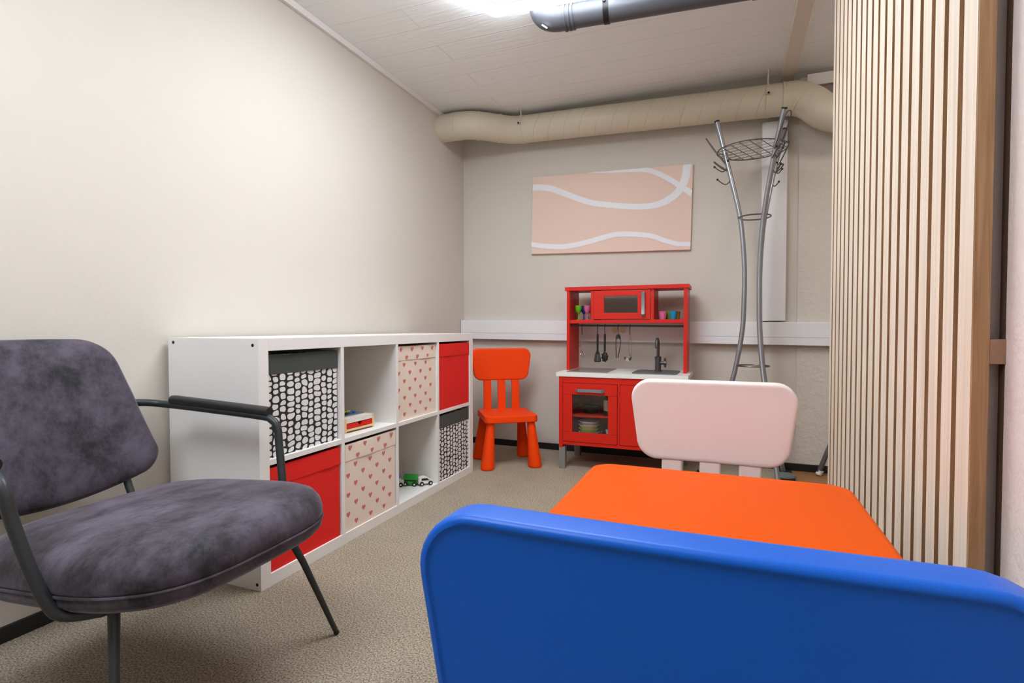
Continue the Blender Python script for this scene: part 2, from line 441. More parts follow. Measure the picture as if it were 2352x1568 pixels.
# ------------------------------------------------------------------ lamps
def hexlamp(name, label, cx, cy, side, a0, power_ring, power_plate):
    t = thing(name, label, 'ceiling light', (cx, cy, H))
    def hexa(r, z): return [Vector((r*math.cos(a0+PI/3*i), r*math.sin(a0+PI/3*i), z)) for i in range(6)]
    MB().loft([hexa(side-.07, -.001), hexa(side-.07, -.030), hexa(side-.078, -.036)]).build('housing', emat(name+'_plate', (238, 246, 255), power_plate), t)
    m = MB(); k = .02
    n = 6
    for i in range(n):
        p = hexa(side-.028, -.034)[i]; q = hexa(side-.028, -.034)[(i+1) % n]
        m.tube([p, q], k, 10)
    MB().loft([hexa(side+.015, -.012), hexa(side+.015, -.015), hexa(side-.07, -.015), hexa(side-.07, -.012)], False, False).build('rim', 'white', t)  # ring added to keep the tube's upward light off the ceiling
    m.build('light_tube', emat(name+'_tube', (232, 243, 255), power_ring), t)
    g = MB()
    for i in range(6):
        p = hexa(side-.085, -.0365)[i]; q = hexa(side-.085, -.0365)[(i+1) % 6]; g.tube([p, q], .0025, 6)
    g.build('seam', 'handle', t)
    return t
hexlamp('ceiling_light', 'glowing white hexagonal ceiling light with bright rim, beside the dark pipe', .640, .512, .5, math.radians(3), 10, 9)
hexlamp('ceiling_light', 'white hexagonal ceiling light behind the camera, out of the picture', .42, -1.32, .5, math.radians(3), 12, 10)  # added unseen fill lamp, brightens the shelf side and white chair
t = thing('ceiling_lamp', 'white ceiling lamp in the passage behind the slatted screen, out of view', 'ceiling light', (2.3, 1.1, H))  # added unseen lamp to brighten the passage behind the screen
MB().lathe([(.16, 0), (.16, -.04), (.14, -.06)], 32).build('lamp_shade', emat('passage_lamp', (255, 246, 235), 12), t)

# ------------------------------------------------------------------ cube shelf unit
KL, KD, KH, KT, KI = 1.47, .39, .77, .039, .017
k0 = WX+.0166     # back plane x=-.39
shelf = thing('cube_shelf_unit', 'long white shelf unit of eight square compartments along the left wall', 'shelf', (0, 0, 0))
MB().box(-KD, -.0003, KT, KL-KT, KH-KT, KH-.0003, .0006).build('top_panel', 'white', shelf)
MB().box(-KD, -.0003, KT, KL-KT, .0003, KT, .0006).build('bottom_panel', 'white', shelf)
MB().box(-KD, 0, 0, KT, 0, KH, .0012).build('side_panel', 'white', shelf)
MB().box(-KD, 0, KL-KT, KL, 0, KH, .0012).build('side_panel', 'white', shelf)
def col0(i): return .039+i*(.3355+KI)          # near edge of compartment i
for i in (1, 2, 3):
    y = col0(i)-KI
    MB().box(-KD+.005, -.001, y, y+KI, KT, KH-KT, .0008).build('divider', 'white', shelf)
ZM0, ZM1 = .3765, .3935
for i in range(4):
    MB().box(-KD+.005, -.001, col0(i), col0(i)+.3355, ZM0, ZM1, .0008).build('shelf', 'white', shelf)
for x, z in ((-.365, .755), (-.022, .749), (-.016, .019), (-.36, .019)):
    MB().lathe([(.005, -.001), (.005, .001), (.0035, .0015)], 16, mtx=Matrix.Rotation(PI/2, 4, 'X'), center=(x, 0, z)).build('screw', 'blackmetal', shelf)

def heart(cy, cz, s, x):
    pts = []
    for i in range(18):
        a = 2*PI*i/18
        hx = 16*math.sin(a)**3; hy = 13*math.cos(a)-5*math.cos(2*a)-2*math.cos(3*a)-math.cos(4*a)
        pts.append((x, cy+hx*s/32, cz+hy*s/30))
    return pts

def storage_box(col, row, kind, label, group, front=-.008):
    y = col0(col)+.006; w = .3235; z = (KT if row == 0 else ZM1); h = .326 if kind != 'pebble' else .324
    t = thing('storage_box', label, 'storage box', (front, y, z), 0, group)
    D = .36; rim = .062
    main = {'red': 'red_fab', 'heart': 'linen', 'pebble': 'pebble'}[kind]
    e = .0025
    m = MB()
    # open fabric box: outer shell with an inner hollow
    o_ = [Vector((-D, 0, 0)), Vector((0, 0, 0)), Vector((0, w, 0)), Vector((-D, w, 0))]
    i_ = [Vector((-D+.006, .006, 0)), Vector((-.006, .006, 0)), Vector((-.006, w-.006, 0)), Vector((-D+.006, w-.006, 0))]
    rings = [[p+Vector((0, 0, .0)) for p in o_], [p+Vector((0, 0, h-.001)) for p in o_], [p+Vector((0, 0, h)) for p in i_], [p+Vector((0, 0, .02)) for p in i_]]
    m.loft(rings)
    mats = [main]
    if kind == 'heart':
        mats = ['linen', 'pink_heart']; r = random.Random(col*3+row)
        j = 0; yy = .012 if row else .018
        while yy < w-.006:
            zz = -.01+(.0365 if j % 2 else 0)
            while zz < h-rim-.002:
                if zz > .008: m.poly(heart(yy+r.uniform(-.002, .002), zz, .0215, .0007), 1)
                zz += .073
            yy += .0445; j += 1
    m.build('body', mats, t)
    # folded rim band around the top
    b2 = MB(); z0, z1 = h-rim, h+.001
    o2 = [Vector((-D-.001, -.002, 0)), Vector((.0025, -.002, 0)), Vector((.0025, w+.002, 0)), Vector((-D-.001, w+.002, 0))]
    nseg = 12
    def ring(z, off):
        pts = []
        for a in range(4):
            p, q = o2[a], o2[(a+1) % 4]
            for s_ in range(nseg):
                f = s_/nseg; pt = p+(q-p)*f; wob = .0012*math.sin(f*7+a*2+col*3+row)+.0008*math.sin(f*17+col)
                pts.append(Vector((pt.x+(off if a == 1 else 0)+(wob if a == 1 else 0), pt.y, z+(wob if z == z0 else 0))))
        return pts
    b2.loft([ring(z0, -.002), ring(z0+.001, 0), ring(z1-.004, 0), ring(z1, -.002)], False, False)
    bm_ = {'red': ['red_fab'], 'heart': ['linen', 'pink_heart'], 'pebble': ['dark_band']}[kind]
    if kind == 'heart':
        j = 0; yy = .026
        while yy < w-.006:
            zz = z0+(.014 if j % 2 else .05)
            b2.poly(heart(yy, zz, .0205, .0046), 1); yy += .0445; j += 1
    b2.build('rim_band', bm_, t)
    return t
storage_box(0, 1, 'pebble', 'black and white pebble-print box with dark rim, in the upper compartment nearest the armchair', 'fabric boxes in the shelf unit', -.016)
storage_box(3, 0, 'pebble', 'black and white pebble-print box with dark rim, bottom right compartment under the red box', 'fabric boxes in the shelf unit')
storage_box(2, 1, 'heart', 'cream box printed with pink hearts, in the upper row beside the red box', 'fabric boxes in the shelf unit', -.012)
storage_box(1, 0, 'heart', 'cream box printed with pink hearts, in the lower row below the toy cash register', 'fabric boxes in the shelf unit', -.006)
storage_box(3, 1, 'red', 'red fabric box in the top right compartment, beside the orange chair', 'fabric boxes in the shelf unit', -.004)
storage_box(0, 0, 'red', 'red fabric box in the lower compartment behind the armchair seat', 'fabric boxes in the shelf unit', -.008)

# toy cash register (upper open compartment)
t = thing('toy_cash_register', 'small wooden toy cash register with red drawer and coloured keys, in an open compartment', 'toy', (-.052, .457, ZM1), math.radians(-3))
w, d, h = .171, .25, .056
m = MB(); tk = .009
m.box(-d, 0, 0, tk, 0, h, .001); m.box(-d, 0, w-tk, w, 0, h, .001); m.box(-d, 0, tk, w-tk, .006, .006+tk, .0008); m.box(-d, -d+tk, tk, w-tk, .015, h, .0008)
m.build('case', 'pinewood', t)
m = MB(); m.box(-d+.01, -.002, tk, w-tk, h-.019, h-.001, .001); m.build('top_plate', 'toy_white', t)
# drawer front with a notch
yo, y1 = tk+.002, w-tk-.002; zt, zb = h-.021, .017; ym = w*.52
pts = [(yo, zb), (y1, zb), (y1, zt), (ym+.016, zt), (ym, zt-.017), (ym-.016, zt), (yo, zt)]
m = MB(); m.loft([[Vector((-.010, a, b)) for a, b in pts], [Vector((-.0015, a, b)) for a, b in pts]]); m.build('drawer', 'toy_red', t)
m = MB(); m.loft([[Vector((-d+.03, .02, h-.001)), Vector((-.045, .02, h-.001)), Vector((-.045, .165, h-.001)), Vector((-d+.03, .165, h-.001))], [Vector((-d+.03, .02, h+.002)), Vector((-.045, .02, h+.002)), Vector((-.045, .165, h+.002)), Vector((-d+.03, .165, h+.002))]])
m.build('keypad', 'hob', t)
for (x, y, mm) in ((-.066, .032, 'toy_white'), (-.066, .058, 'black'), (-.066, .084, 'toy_blue'), (-.066, .110, 'toy_blue'), (-.098, .032, 'black'), (-.098, .058, 'toy_red'), (-.098, .084, 'toy_yellow'), (-.098, .110, 'toy_yellow'), (-.130, .032, 'toy_dkgreen'), (-.130, .058, 'toy_dkgreen'), (-.130, .084, 'toy_red'), (-.130, .110, 'toy_white'), (-.165, .045, 'toy_dkgreen'), (-.165, .085, 'toy_green')):
    MB().lathe([(.009, 0), (.009, .007), (.006, .009)], 16, center=(x, y+.018, h+.002)).build('key', mm, t)

# toy train (lower open compartment)
def wheels(t, xs, y0, y1, r, z=None):
    for x in xs:
        for y, sg in ((y0, -1), (y1, 1)):
            o = MB().lathe([(r, -.003), (r, .003), (r*.8, .004)], 18, mtx=Matrix.Rotation(-PI/2*1, 4, 'X') if sg > 0 else Matrix.Rotation(PI/2, 4, 'X'), center=(x, y, r)).build('wheel', 'black', t)
            MB().lathe([(r*.4, .0035), (r*.4, .006), (r*.2, .007)], 12, mtx=Matrix.Rotation(-PI/2*1, 4, 'X') if sg > 0 else Matrix.Rotation(PI/2, 4, 'X'), center=(x, y, r)).build('hub', 'toy_white', o)
GT = 'toy vehicles in the lower open compartment'
def on_shelf(name, label, x, y, rot): return thing(name, label, 'toy vehicle', (x, y, KT), rot, GT)
# vehicles: local x along length, facing side is local -y
RZ = math.radians(33)
t = on_shelf('toy_wagon', 'green toy train wagon with black wheels, in the middle of the row of toy vehicles', -.107, 1.005, math.radians(15))
MB().box(-.031, .031, -.014, .014, .008, .030, .002).box(-.033, .033, -.016, .016, .030, .052, .002).build('body', 'toy_green', t)
MB().box(-.030, .030, -.0155, .0155, .024, .030, .0005).build('skirt', 'black', t)
wheels(t, (-.022, .022), -.0165, .0165, .0105)
t = on_shelf('toy_locomotive', 'blue and white toy locomotive at the left of the green wagon', -.161, .973, math.radians(18))
MB().box(-.030, .030, -.014, .014, .008, .030, .002).box(-.030, .012, -.015, .015, .030, .040, .002).build('body', 'toy_white', t)
MB().extrude([(-.030, .040), (.014, .040), (.004, .060), (-.030, .060)], -.014, .014, bev=.001).build('cab_roof', 'toy_blue', t)
wheels(t, (-.02, .02), -.0165, .0165, .0105)
t = on_shelf('toy_car', 'white toy car with dark sloping windows, at the right of the green wagon', -.050, 1.037, math.radians(50))
MB().extrude([(-.034, .009), (.036, .009), (.036, .022), (.016, .036), (-.004, .044), (-.030, .040), (-.034, .030)], -.014, .014, bev=.0012).build('body', 'toy_white', t)
MB().extrude([(-.020, .026), (.020, .024), (.008, .035), (-.020, .036)], -.0148, .0148, bev=.0004).build('window', 'blackmetal', t)
wheels(t, (-.020, .024), -.0165, .0165, .0105)

# ------------------------------------------------------------------ children's furniture (rounded plastic)
def plastic_chair(label, m, loc, rz):
    t = thing('childrens_chair', label, 'chair', loc, rz, "children's plastic chairs")
    # seat (front at -y)
    o = densify(roundpoly([(-.155, -.168), (.155, -.168), (.150, .135), (-.150, .135)], [.03, .03, .02, .02], 6), .05)
    z0, z1 = .262, .303
    def rg(d, z, s=1.): return [Vector((p.x, p.y, z)) for p in scale2(inset(o, d), s)]
    q = MB(); q.loft([rg(.004, z0), rg(0, z0+.004), rg(0, z1-.009), rg(.0027, z1-.0027), rg(.009, z1), rg(.009, z1-.001, .6), rg(.009, z1-.002, .2)])
    q.build('seat', m, t)
    # legs: flared cones
    for sx in (-1, 1):
        for sy in (-1, 1):
            cx, cy = sx*.118, (.105 if sy > 0 else -.130); fx, fy = sx*.140, (.125 if sy > 0 else -.145)
            rings = []
            for r, z in ((.021, .264), (.0235, .24), (.0335, .10), (.0395, .015), (.039, .006), (.035, .0005)):
                f = 1-z/.264; x, y = cx+(fx-cx)*f, cy+(fy-cy)*f
                rings.append([Vector((x+r*math.cos(2*PI*i/28), y+r*math.sin(2*PI*i/28), z)) for i in range(28)])
            MB().loft(rings).build('leg', m, t)
    # three back slats
    for cx in (-.088, 0, .088):
        rr = .0045; q = MB(); pr = [Vector((a, b)) for a, b in roundpoly([(-.024, -.008), (.024, -.008), (.024, .008), (-.024, .008)], rr, 3)]
        rings = []
        for z, y in ((.296, .118), (.40, .122), (.505, .132)):
            rings.append([Vector((cx+p.x, y+p.y, z)) for p in pr])
        q.loft(rings); q.build('back_slat', m, t)
    # backrest: rounded trapezoid, softly curved
    o2 = densify(roundpoly([(-.166, .478), (.166, .478), (.194, .673), (-.194, .673)], [.05, .05, .044, .044], 9), .03)
    T = .037
    def pos(p, y):
        bend = -.15*p.x*p.x; lean = (p.y-.49)*.06
        return Vector((p.x, .118+y+bend+lean, p.y))
    def r2(d, y, s=1.): return [pos(p, y) for p in scale2(inset(o2, d), s)]
    q = MB()
    q.loft([r2(.012, .001, .25), r2(.012, .001, .6), r2(.012, .001), r2(.0065, 0), r2(.0015, .0035), r2(0, .009), r2(0, T-.0055), r2(.0009, T-.0021), r2(.0034, T-.0004), r2(.0062, T-.0002), r2(.0072, T-.0018), r2(.0100, T-.0019), r2(.014, T-.0018, .6), r2(.014, T-.0018, .25)])
    q.build('backrest', m, t, sharp=60)
    return t
plastic_chair('orange plastic children\'s chair in the corner beside the red play kitchen', 'orange', (.088, 1.737, 0), math.radians(35))
plastic_chair('white plastic children\'s chair at the far end of the orange table', 'wplastic', (1.272, .022, 0), 0)
plastic_chair('large blue plastic children\'s chair in the foreground, seen from behind', 'blue', (1.287, -.728, 0), PI)

t = thing('childrens_table', 'low orange plastic children\'s table between the blue and the white chair', 'table', (1.279, -.325, 0))
o = densify(roundpoly([(-.268, -.385), (.268, -.385), (.268, .385), (-.268, .385)], .052, 9), .06)
def rg(d, z, s=1.): return [Vector((p.x, p.y, z)) for p in scale2(inset(o, d), s)]
z0, z1 = .435, .48
q = MB(); q.loft([rg(.012, z0), rg(.005, z0+.003), rg(0, z0+.012), rg(0, z1-.018), rg(.003, z1-.008), rg(.008, z1-.0025), rg(.016, z1), rg(.016, z1, .5), rg(.016, z1, .15)])
q.build('tabletop', 'orange_table', t)
for sx in (-1, 1):
    for sy in (-1, 1):
        rings = []
        for r, z in ((.026, .437), (.028, .40), (.040, .1), (.045, .015), (.044, .006), (.04, .0005)):
            f = 1-z/.437; x, y = sx*(.205+.022*f), sy*(.300+.02*f)
            rings.append([Vector((x+r*math.cos(2*PI*i/28), y+r*math.sin(2*PI*i/28), z)) for i in range(28)])
        MB().loft(rings).build('leg', 'orange_table', t)

# ------------------------------------------------------------------ velvet armchair
AO = (.30, -.39); ATH = math.radians(2)
arm = thing('armchair', 'low armchair in dark grey-purple velvet with black metal frame, at the left', 'armchair', (AO[0], AO[1], 0), ATH)
# seat cushion; local x forward, y towards the shelf
def sup(a0, a1, hw, n1=3.5, n2=3.4, k=64):
    pts = []; cx = (a0+a1)/2-.02
    for i in range(k):
        a = 2*PI*i/k; c, s = math.cos(a), math.sin(a); n = n1 if c > 0 else n2
        rx = (a1-cx) if c > 0 else (cx-a0)
        pts.append(Vector((cx+rx*math.copysign(abs(c)**(2/n), c), hw*math.copysign(abs(s)**(2/n), s))))
    return pts
so = sup(-.43, .142, .268)
def sz(p, z): return z+.006+.072*(p.x-.05)*(1 if p.x < .05 else .4)
def sr(d, z, s=1.): return [Vector((p.x, p.y, sz(p, z))) for p in scale2(inset(so, d), s)]
q = MB(); q.loft([sr(.04, .308, .3), sr(.04, .306), sr(.014, .309), sr(.001, .322), sr(.0, .338), sr(.003, .341)]); q.build('seat_base', 'velvet', arm, sharp=70)
q = MB(); q.loft([sr(.004, .340), sr(-.001, .347), sr(-.002, .362), sr(.004, .382), sr(.018, .400), sr(.042, .412), sr(.075, .419), sr(.08, .424, .7), sr(.08, .426, .4), sr(.08, .427, .12)])
seat = q.build('seat_cushion', 'velvet', arm, sharp=70)
q = MB(); q.tube([Vector((p.x, p.y, sz(p, .3405))) for p in inset(so, -.0008)], .0028, 8, closed=True); q.build('piping', 'velvet', seat)
# back cushion
bo = densify(roundpoly([(-.268, .415), (.268, .415), (.185, .765), (-.185, .765)], [.045, .045, .085, .085], 10), .03)
def bp_(p, t):
    lean = -(p.y-.415)*.27; bend = .62*p.x*p.x; top = p.y > .6
    return Vector((-.555+lean+bend+t, p.x, p.y+(.008 if top else -.060)*(1-(p.x/.27)**2)*(1 if top else max(0, (.6-p.y)/.175))))
def br(d, t_, s=1.): return [bp_(p, t_) for p in scale2(inset(bo, d), s)]
q = MB(); q.loft([br(.034, -.028, .3), br(.034, -.028), br(.015, -.026), br(.003, -.016), br(0, 0), br(.003, .013), br(.014, .025), br(.034, .031), br(.036, .034, .7), br(.036, .036, .4), br(.036, .037, .12)]); q.build('back_cushion', 'velvet', arm, sharp=70)
# frame
fr = .0105
for s in (-1, 1):
    yy = s*.308
    pts = [(-.615, s*.20, .585), (-.59, s*.27, .58), (-.54, yy*.99, .572), (-.40, yy, .566), (-.19, yy, .556), (-.150, yy, .548), (-.130, yy, .527), (-.120, yy*.985, .48), (-.098, yy*.94, .39), (-.082, yy*.89, .328), (-.070, yy*.84, .303), (-.050, yy*.72, .293), (-.040, yy*.6, .292), (-.040, 0, .292)]
    MB().tube(pts, fr, 14, smooth=5).build('arm_frame', 'frame_black', arm)
    MB().tube([(-.525, yy, .586), (-.51, yy, .587), (-.175, yy, .571), (-.157, yy, .569)], .0138, 14).build('armrest', 'pad_black', arm)
    lv = .215 if s > 0 else .20
    lg = MB().tube([(-.030, s*lv, .300), (.010, s*(lv+.028), .2), (.073, s*(lv+.072), .012)], fr*1.0, 14, r1=.0065).build('leg', 'frame_black', arm)
    MB().sphere((.0745, s*(lv+.0735), .0065), .0075, sz=.85).build('leg_foot', 'blackmetal', lg)
    MB().tube([(-.36, s*.19, .290), (-.48, s*.22, .15), (-.60, s*.25, .001)], fr*.9, 14, r1=.007).build('leg', 'frame_black', arm)
    MB().tube([(-.30, s*.17, .296), (-.47, s*.175, .305), (-.515, s*.175, .34), (-.560, s*.175, .45), (-.605, s*.175, .60)], .0095, 12, smooth=4).build('back_support', 'frame_black', arm)
MB().tube([(-.30, -.17, .292), (-.30, .17, .292)], .009, 10).build('cross_bar', 'frame_black', arm)

# ------------------------------------------------------------------ play kitchen
kit = thing('play_kitchen', 'red toy kitchen with white worktop, sink, hob and upper shelf against the end wall', 'toy kitchen', (.41, 1.715, 0))
# local: x 0-.71, y 0-.39 (into the wall), z up
W = .70
for x in (.012, W-.047):
    for y in (.004, .335):
        MB().box(x, x+.036, y, y+.036, 0, .124, .002).build('leg', 'legsilver', kit)
m = MB()
m.box(.012, .034, .002, .385, .122, .525, .001)                 # left side
m.box(W-.034, W-.012+.0, .002, .385, .122, .525, .001)          # right side
m.box(.034, W-.034, .004, .020, .490, .525, .0008)              # top rail
m.box(.034, W-.034, .004, .385, .139, .158, .0008)              # bottom
m.box(.345, .357, .004, .385, .158, .49, .0005)                 # middle panel
m.box(.034, W-.034, .372, .385, .158, .525, .0005)              # back
m.build('cabinet_body', 'red_lac', kit)
MB().box(.034, .345, .03, .37, .296, .306, .0005).build('inner_shelf', 'red_lac', kit)
door = MB()
dx0, dx1, dz0, dz1, fwid = .036, .343, .160, .488, .057
door.box(dx0, dx1, .0, .016, dz1-.062, dz1, .001).box(dx0, dx1, .0, .016, dz0, dz0+.053, .001)
door.box(dx0, dx0+.054, .0, .016, dz0+.054, dz1-.063, .001).box(dx1-.050, dx1, .0, .016, dz0+.054, dz1-.063, .001)
door = door.build('door', 'red_lac', kit)
MB().box(dx0+.05, dx1-.046, .006, .009, dz0+.05, dz1-.058).build('window_pane', 'pane', door)
def handle(parent, a, b_, out):
    a, b_ = Vector(a), Vector(b_); d = (b_-a).normalized(); y = Vector((0, -1, 0))
    q = MB(); L_ = (b_-a).length; wv = d.cross(y)
    rings = []
    for f, o in ((0, .0), (.03, .010), (.1, .019), (.25, .016), (.5, .014), (.75, .016), (.9, .019), (.97, .010), (1, 0)):
        c = a+d*L_*f+y*o; th, wd = .0035, .0085
        rings.append([c+y*th-wv*wd, c+y*th+wv*wd, c-y*th*.6+wv*wd, c-y*th*.6-wv*wd])
    q.loft(rings); return q.build('handle', 'handle', parent)
handle(door, (.112, 0, .451), (.276, 0, .451), 0)
rd = MB().box(.359, W-.036, .0, .016, .160, .488, .001).build('door', 'red_lac', kit)
handle(rd, (.44, 0, .451), (.60, 0, .451), 0)
top = MB()
top.box(-.004, W+.012, -.004, .39, .525, .548, .002)
top = top.build('worktop', 'white', kit)
MB().box(.045, .275, .045, .345, .548, .5515, .001).build('hob', 'hob', kit)
# sink: recessed looking tray with a raised rim
q = MB()
def rrect(x0, x1, y0, y1, r, z): return [Vector((p.x, p.y, z)) for p in roundpoly([(x0, y0), (x1, y0), (x1, y1), (x0, y1)], r, 5)]
q.loft([rrect(.41, .65, .05, .30, .025, .548), rrect(.41, .65, .05, .30, .025, .5535), rrect(.418, .642, .058, .292, .022, .5545), rrect(.426, .634, .066, .284, .02, .551), rrect(.438, .622, .078, .272, .018, .5488)])
q.build('sink', 'sink', kit)
fa = MB().lathe([(.021, .548), (.021, .556), (.017, .558), (.017, .615), (.0185, .617), (.0185, .632), (.012, .636)], 24, center=(.528, .262, 0)).build('faucet', 'faucet', kit)
MB().tube([(.528, .262, .63), (.528, .262, .70), (.528, .256, .722), (.528, .232, .736), (.528, .205, .727), (.528, .196, .705), (.528, .195, .682)], .0085, 14, smooth=5).build('spout', 'faucet', fa)
MB().tube([(.528, .262, .598), (.566, .262, .598)], .0105, 14).tube([(.566, .262, .625), (.568, .262, .572)], .006, 10).tube([(.560, .262, .598), (.575, .262, .598)], .014, 14).build('tap_handle', 'faucet', fa)
# upper unit
uy0, uy1 = .165, .385
m = MB()
m.box(.010, .028, uy0, uy1, .548, 1.02, .001); m.box(W-.026, W-.008, uy0, uy1, .548, 1.02, .001)
m.box(.0, W+.002, uy0-.006, uy1, 1.018, 1.040, .0015)
m.box(.028, W-.026, uy0+.004, uy1, .826, .846, .001)
m.box(.155, .172, uy0+.004, uy1, .846, 1.018, .0008); m.box(.497, .514, uy0+.004, uy1, .846, 1.018, .0008)
m.build('upper_shelf', 'red_lac', kit)
d = MB(); X0, X1, Z0, Z1 = .174, .495, .850, 1.014; ya, yb = uy0-.002, uy0+.012
d.box(X0, X1, ya, yb, Z1-.032, Z1, .0008).box(X0, X1, ya, yb, Z0, Z0+.035, .0008).box(X0, X0+.060, ya, yb, Z0+.035, Z1-.032, .0008).box(X1-.070, X1, ya, yb, Z0+.035, Z1-.032, .0008)
d = d.build('microwave_door', 'red_lac', kit)
MB().box(X0+.056, X1-.066, ya+.005, ya+.008, Z0+.031, Z1-.028).build('window_pane', 'pane_grey', d)
handle(d, (.458, ya, .862), (.458, ya, 1.004), 0)
MB().tube([(.026, .195, .814), (W-.024, .195, .808)], .0055, 10).build('hanging_rail', 'black', kit)

KX, KY = .41, 1.715; RY = KY+.195
def hook(t, x, zr, l):
    """S hook hanging on the rail, local coords: rail at z=0"""
    MB().tube([(0, .004, -.006), (0, .008, .002), (0, 0, .0085), (0, -.0075, .001), (0, -.006, -.02), (0, -.002, -l+.008), (0, .001, -l), (0, .006, -l+.002)], .0022, 8, smooth=4).build('hook', 'black', t)
GU = 'utensils hanging from the play kitchen rail'
def hang(name, label, x, l=.05):
    z = .8145-.0095*(x-.436)/.65-.0005
    t = thing(name, label, 'kitchen utensil', (x, RY, z), 0, GU); hook(t, x, z, l); return t
t = hang('toy_whisk', 'thin wire toy whisk, leftmost utensil hanging from the kitchen rail', .507)
MB().tube([(0, 0, -.048), (-.006, 0, -.06), (-.005, 0, -.075), (0, 0, -.080), (.005, 0, -.07), (.004, 0, -.058), (0, 0, -.048)], .0012, 6, smooth=4).tube([(0, 0, -.078), (.002, 0, -.16)], .0016, 8).build('handle', 'chrome', t)
q = MB()
for k in range(6):
    a = PI*k/6; cx, sx = math.cos(a)*.016, math.sin(a)*.016
    q.tube([(.002, 0, -.155), (.002+cx*.8, sx*.8, -.166), (.002+cx, sx, -.178), (.002, 0, -.187), (.002-cx, -sx, -.178), (.002-cx*.8, -sx*.8, -.166), (.002, 0, -.155)], .0008, 5, smooth=3)
q.build('whisk_head', 'chrome', t)
t = hang('toy_spatula', 'black slotted toy spatula hanging beside the black spoon', .600)
MB().tube([(0, 0, -.048), (0, 0, -.06), (0, 0, -.15)], .0062, 12).build('handle', 'black', t)
q = MB()
ol = [(-.006, -.15), (.006, -.15), (.016, -.175), (.022, -.207), (.014, -.213), (-.014, -.213), (-.022, -.207), (-.016, -.175)]
q.extrude([(-.007, -.148), (.007, -.148), (.014, -.168), (-.014, -.168)], -.002, .002)
for x0, x1 in ((-1, -.62), (-.42, -.16), (.16, .42) , (.62, 1)): pass
q.extrude([(-.014, -.168), (-.009, -.168), (-.011, -.206), (-.021, -.206)], -.002, .002)
q.extrude([(.009, -.168), (.014, -.168), (.021, -.206), (.011, -.206)], -.002, .002)
q.extrude([(-.006, -.168), (-.0015, -.168), (-.002, -.206), (-.0075, -.206)], -.002, .002)
q.extrude([(.0015, -.168), (.006, -.168), (.0075, -.206), (.002, -.206)], -.002, .002)
q.extrude([(-.021, -.206), (.021, -.206), (.015, -.214), (-.015, -.214)], -.002, .002)
q.build('blade', 'black', t)
t = hang('toy_pasta_spoon', 'black toothed toy pasta spoon hanging beside the slotted spatula', .643)
MB().tube([(0, 0, -.048), (0, 0, -.06), (0, 0, -.152)], .0062, 12).build('handle', 'black', t)
q = MB(); q.sphere((0, .004, -.182), .021, sx=.85, sy=.35, sz=1.35)
for k in range(8):
    a = 2*PI*k/8+.2; q.sphere((math.cos(a)*.018, -.003, -.182+math.sin(a)*.026), .0048, u=8, v=6)
q.build('spoon_bowl', 'black', t)
t = hang('toy_tongs', 'black and steel toy tongs hanging between the pasta spoon and the ladle', .721)
MB().extrude([(-.014, -.078), (-.012, -.058), (-.006, -.048), (.006, -.048), (.012, -.058), (.014, -.078), (.006, -.074), (0, -.068), (-.006, -.074)], -.006, .006, bev=.001).build('grip', 'black', t)
MB().tube([(-.0125, 0, -.075), (-.0135, 0, -.12), (-.0105, 0, -.185)], .0022, 8).tube([(.0125, 0, -.075), (.011, 0, -.12), (-.001, 0, -.185)], .0022, 8).build('tong_arms', 'blackmetal', t)
t = hang('toy_ladle', 'steel toy ladle with wire handle, rightmost utensil on the kitchen rail', .788)
MB().tube([(0, 0, -.048), (0, 0, -.062)], .003, 8).tube([(-.001, 0, -.06), (-.006, 0, -.09), (-.005, 0, -.15), (.002, 0, -.178)], .0013, 6, smooth=3).tube([(.001, 0, -.06), (.007, 0, -.09), (.009, 0, -.15), (.006, 0, -.18)], .0013, 6, smooth=3).build('handle', 'chrome', t)
q = MB(); q.lathe([(.023, 0), (.0225, -.008), (.018, -.017), (.011, -.022), (.002, -.024), (.002, -.023), (.011, -.021), (.017, -.016), (.0215, -.008), (.022, 0)], 24, center=(-.010, -.006, -.178), caps=False); q.build('bowl', 'chrome', t)
# goblets and cups on the upper shelf
SZ = .8465
def goblet(label, m, x, y):
    t = thing('toy_goblet', label, 'toy cup', (x, y, SZ), 0, 'plastic goblets on the play kitchen shelf')
    MB().lathe([(.017, 0), (.017, .002), (.005, .005), (.0035, .02), (.0035, .034), (.006, .037)], 24).build('stem', m, t)
    MB().lathe([(.004, .036), (.013, .046), (.0195, .062), (.021, .086), (.0198, .086), (.0185, .062), (.012, .048), (.003, .040)], 24).build('bowl', m, t)
goblet('green plastic toy goblet on the left of the upper kitchen shelf', 'cup_green', .478, 1.935)
goblet('blue plastic toy goblet standing behind the green and pink ones', 'cup_blue', .497, 1.990)
goblet('pink plastic toy goblet right of the green one', 'cup_pink', .529, 1.945)
goblet('yellow plastic toy goblet beside the microwave, right of the pink one', 'cup_yellow', .541, 1.992)
def cup(label, m, x, y):
    o = MB().lathe([(.0165, 0), (.018, .003), (.0235, .046), (.0225, .046), (.017, .005), (.001, .004)], 24).build('toy_cup', m, loc=(x, y, SZ))
    tag(o, label, 'toy cup', 'plastic cups on the play kitchen shelf')
cup('pink plastic toy cup in the right upper shelf compartment', 'cup_pink', .968, 1.930)
cup('green plastic toy cup behind the pink and blue cups', 'cup_green', .999, 1.975)
cup('blue plastic toy cup on the right of the upper kitchen shelf', 'cup_cyan', 1.026, 1.925)
cup('yellow plastic toy cup mostly hidden behind the blue cup', 'cup_yellow', 1.031, 2.05)
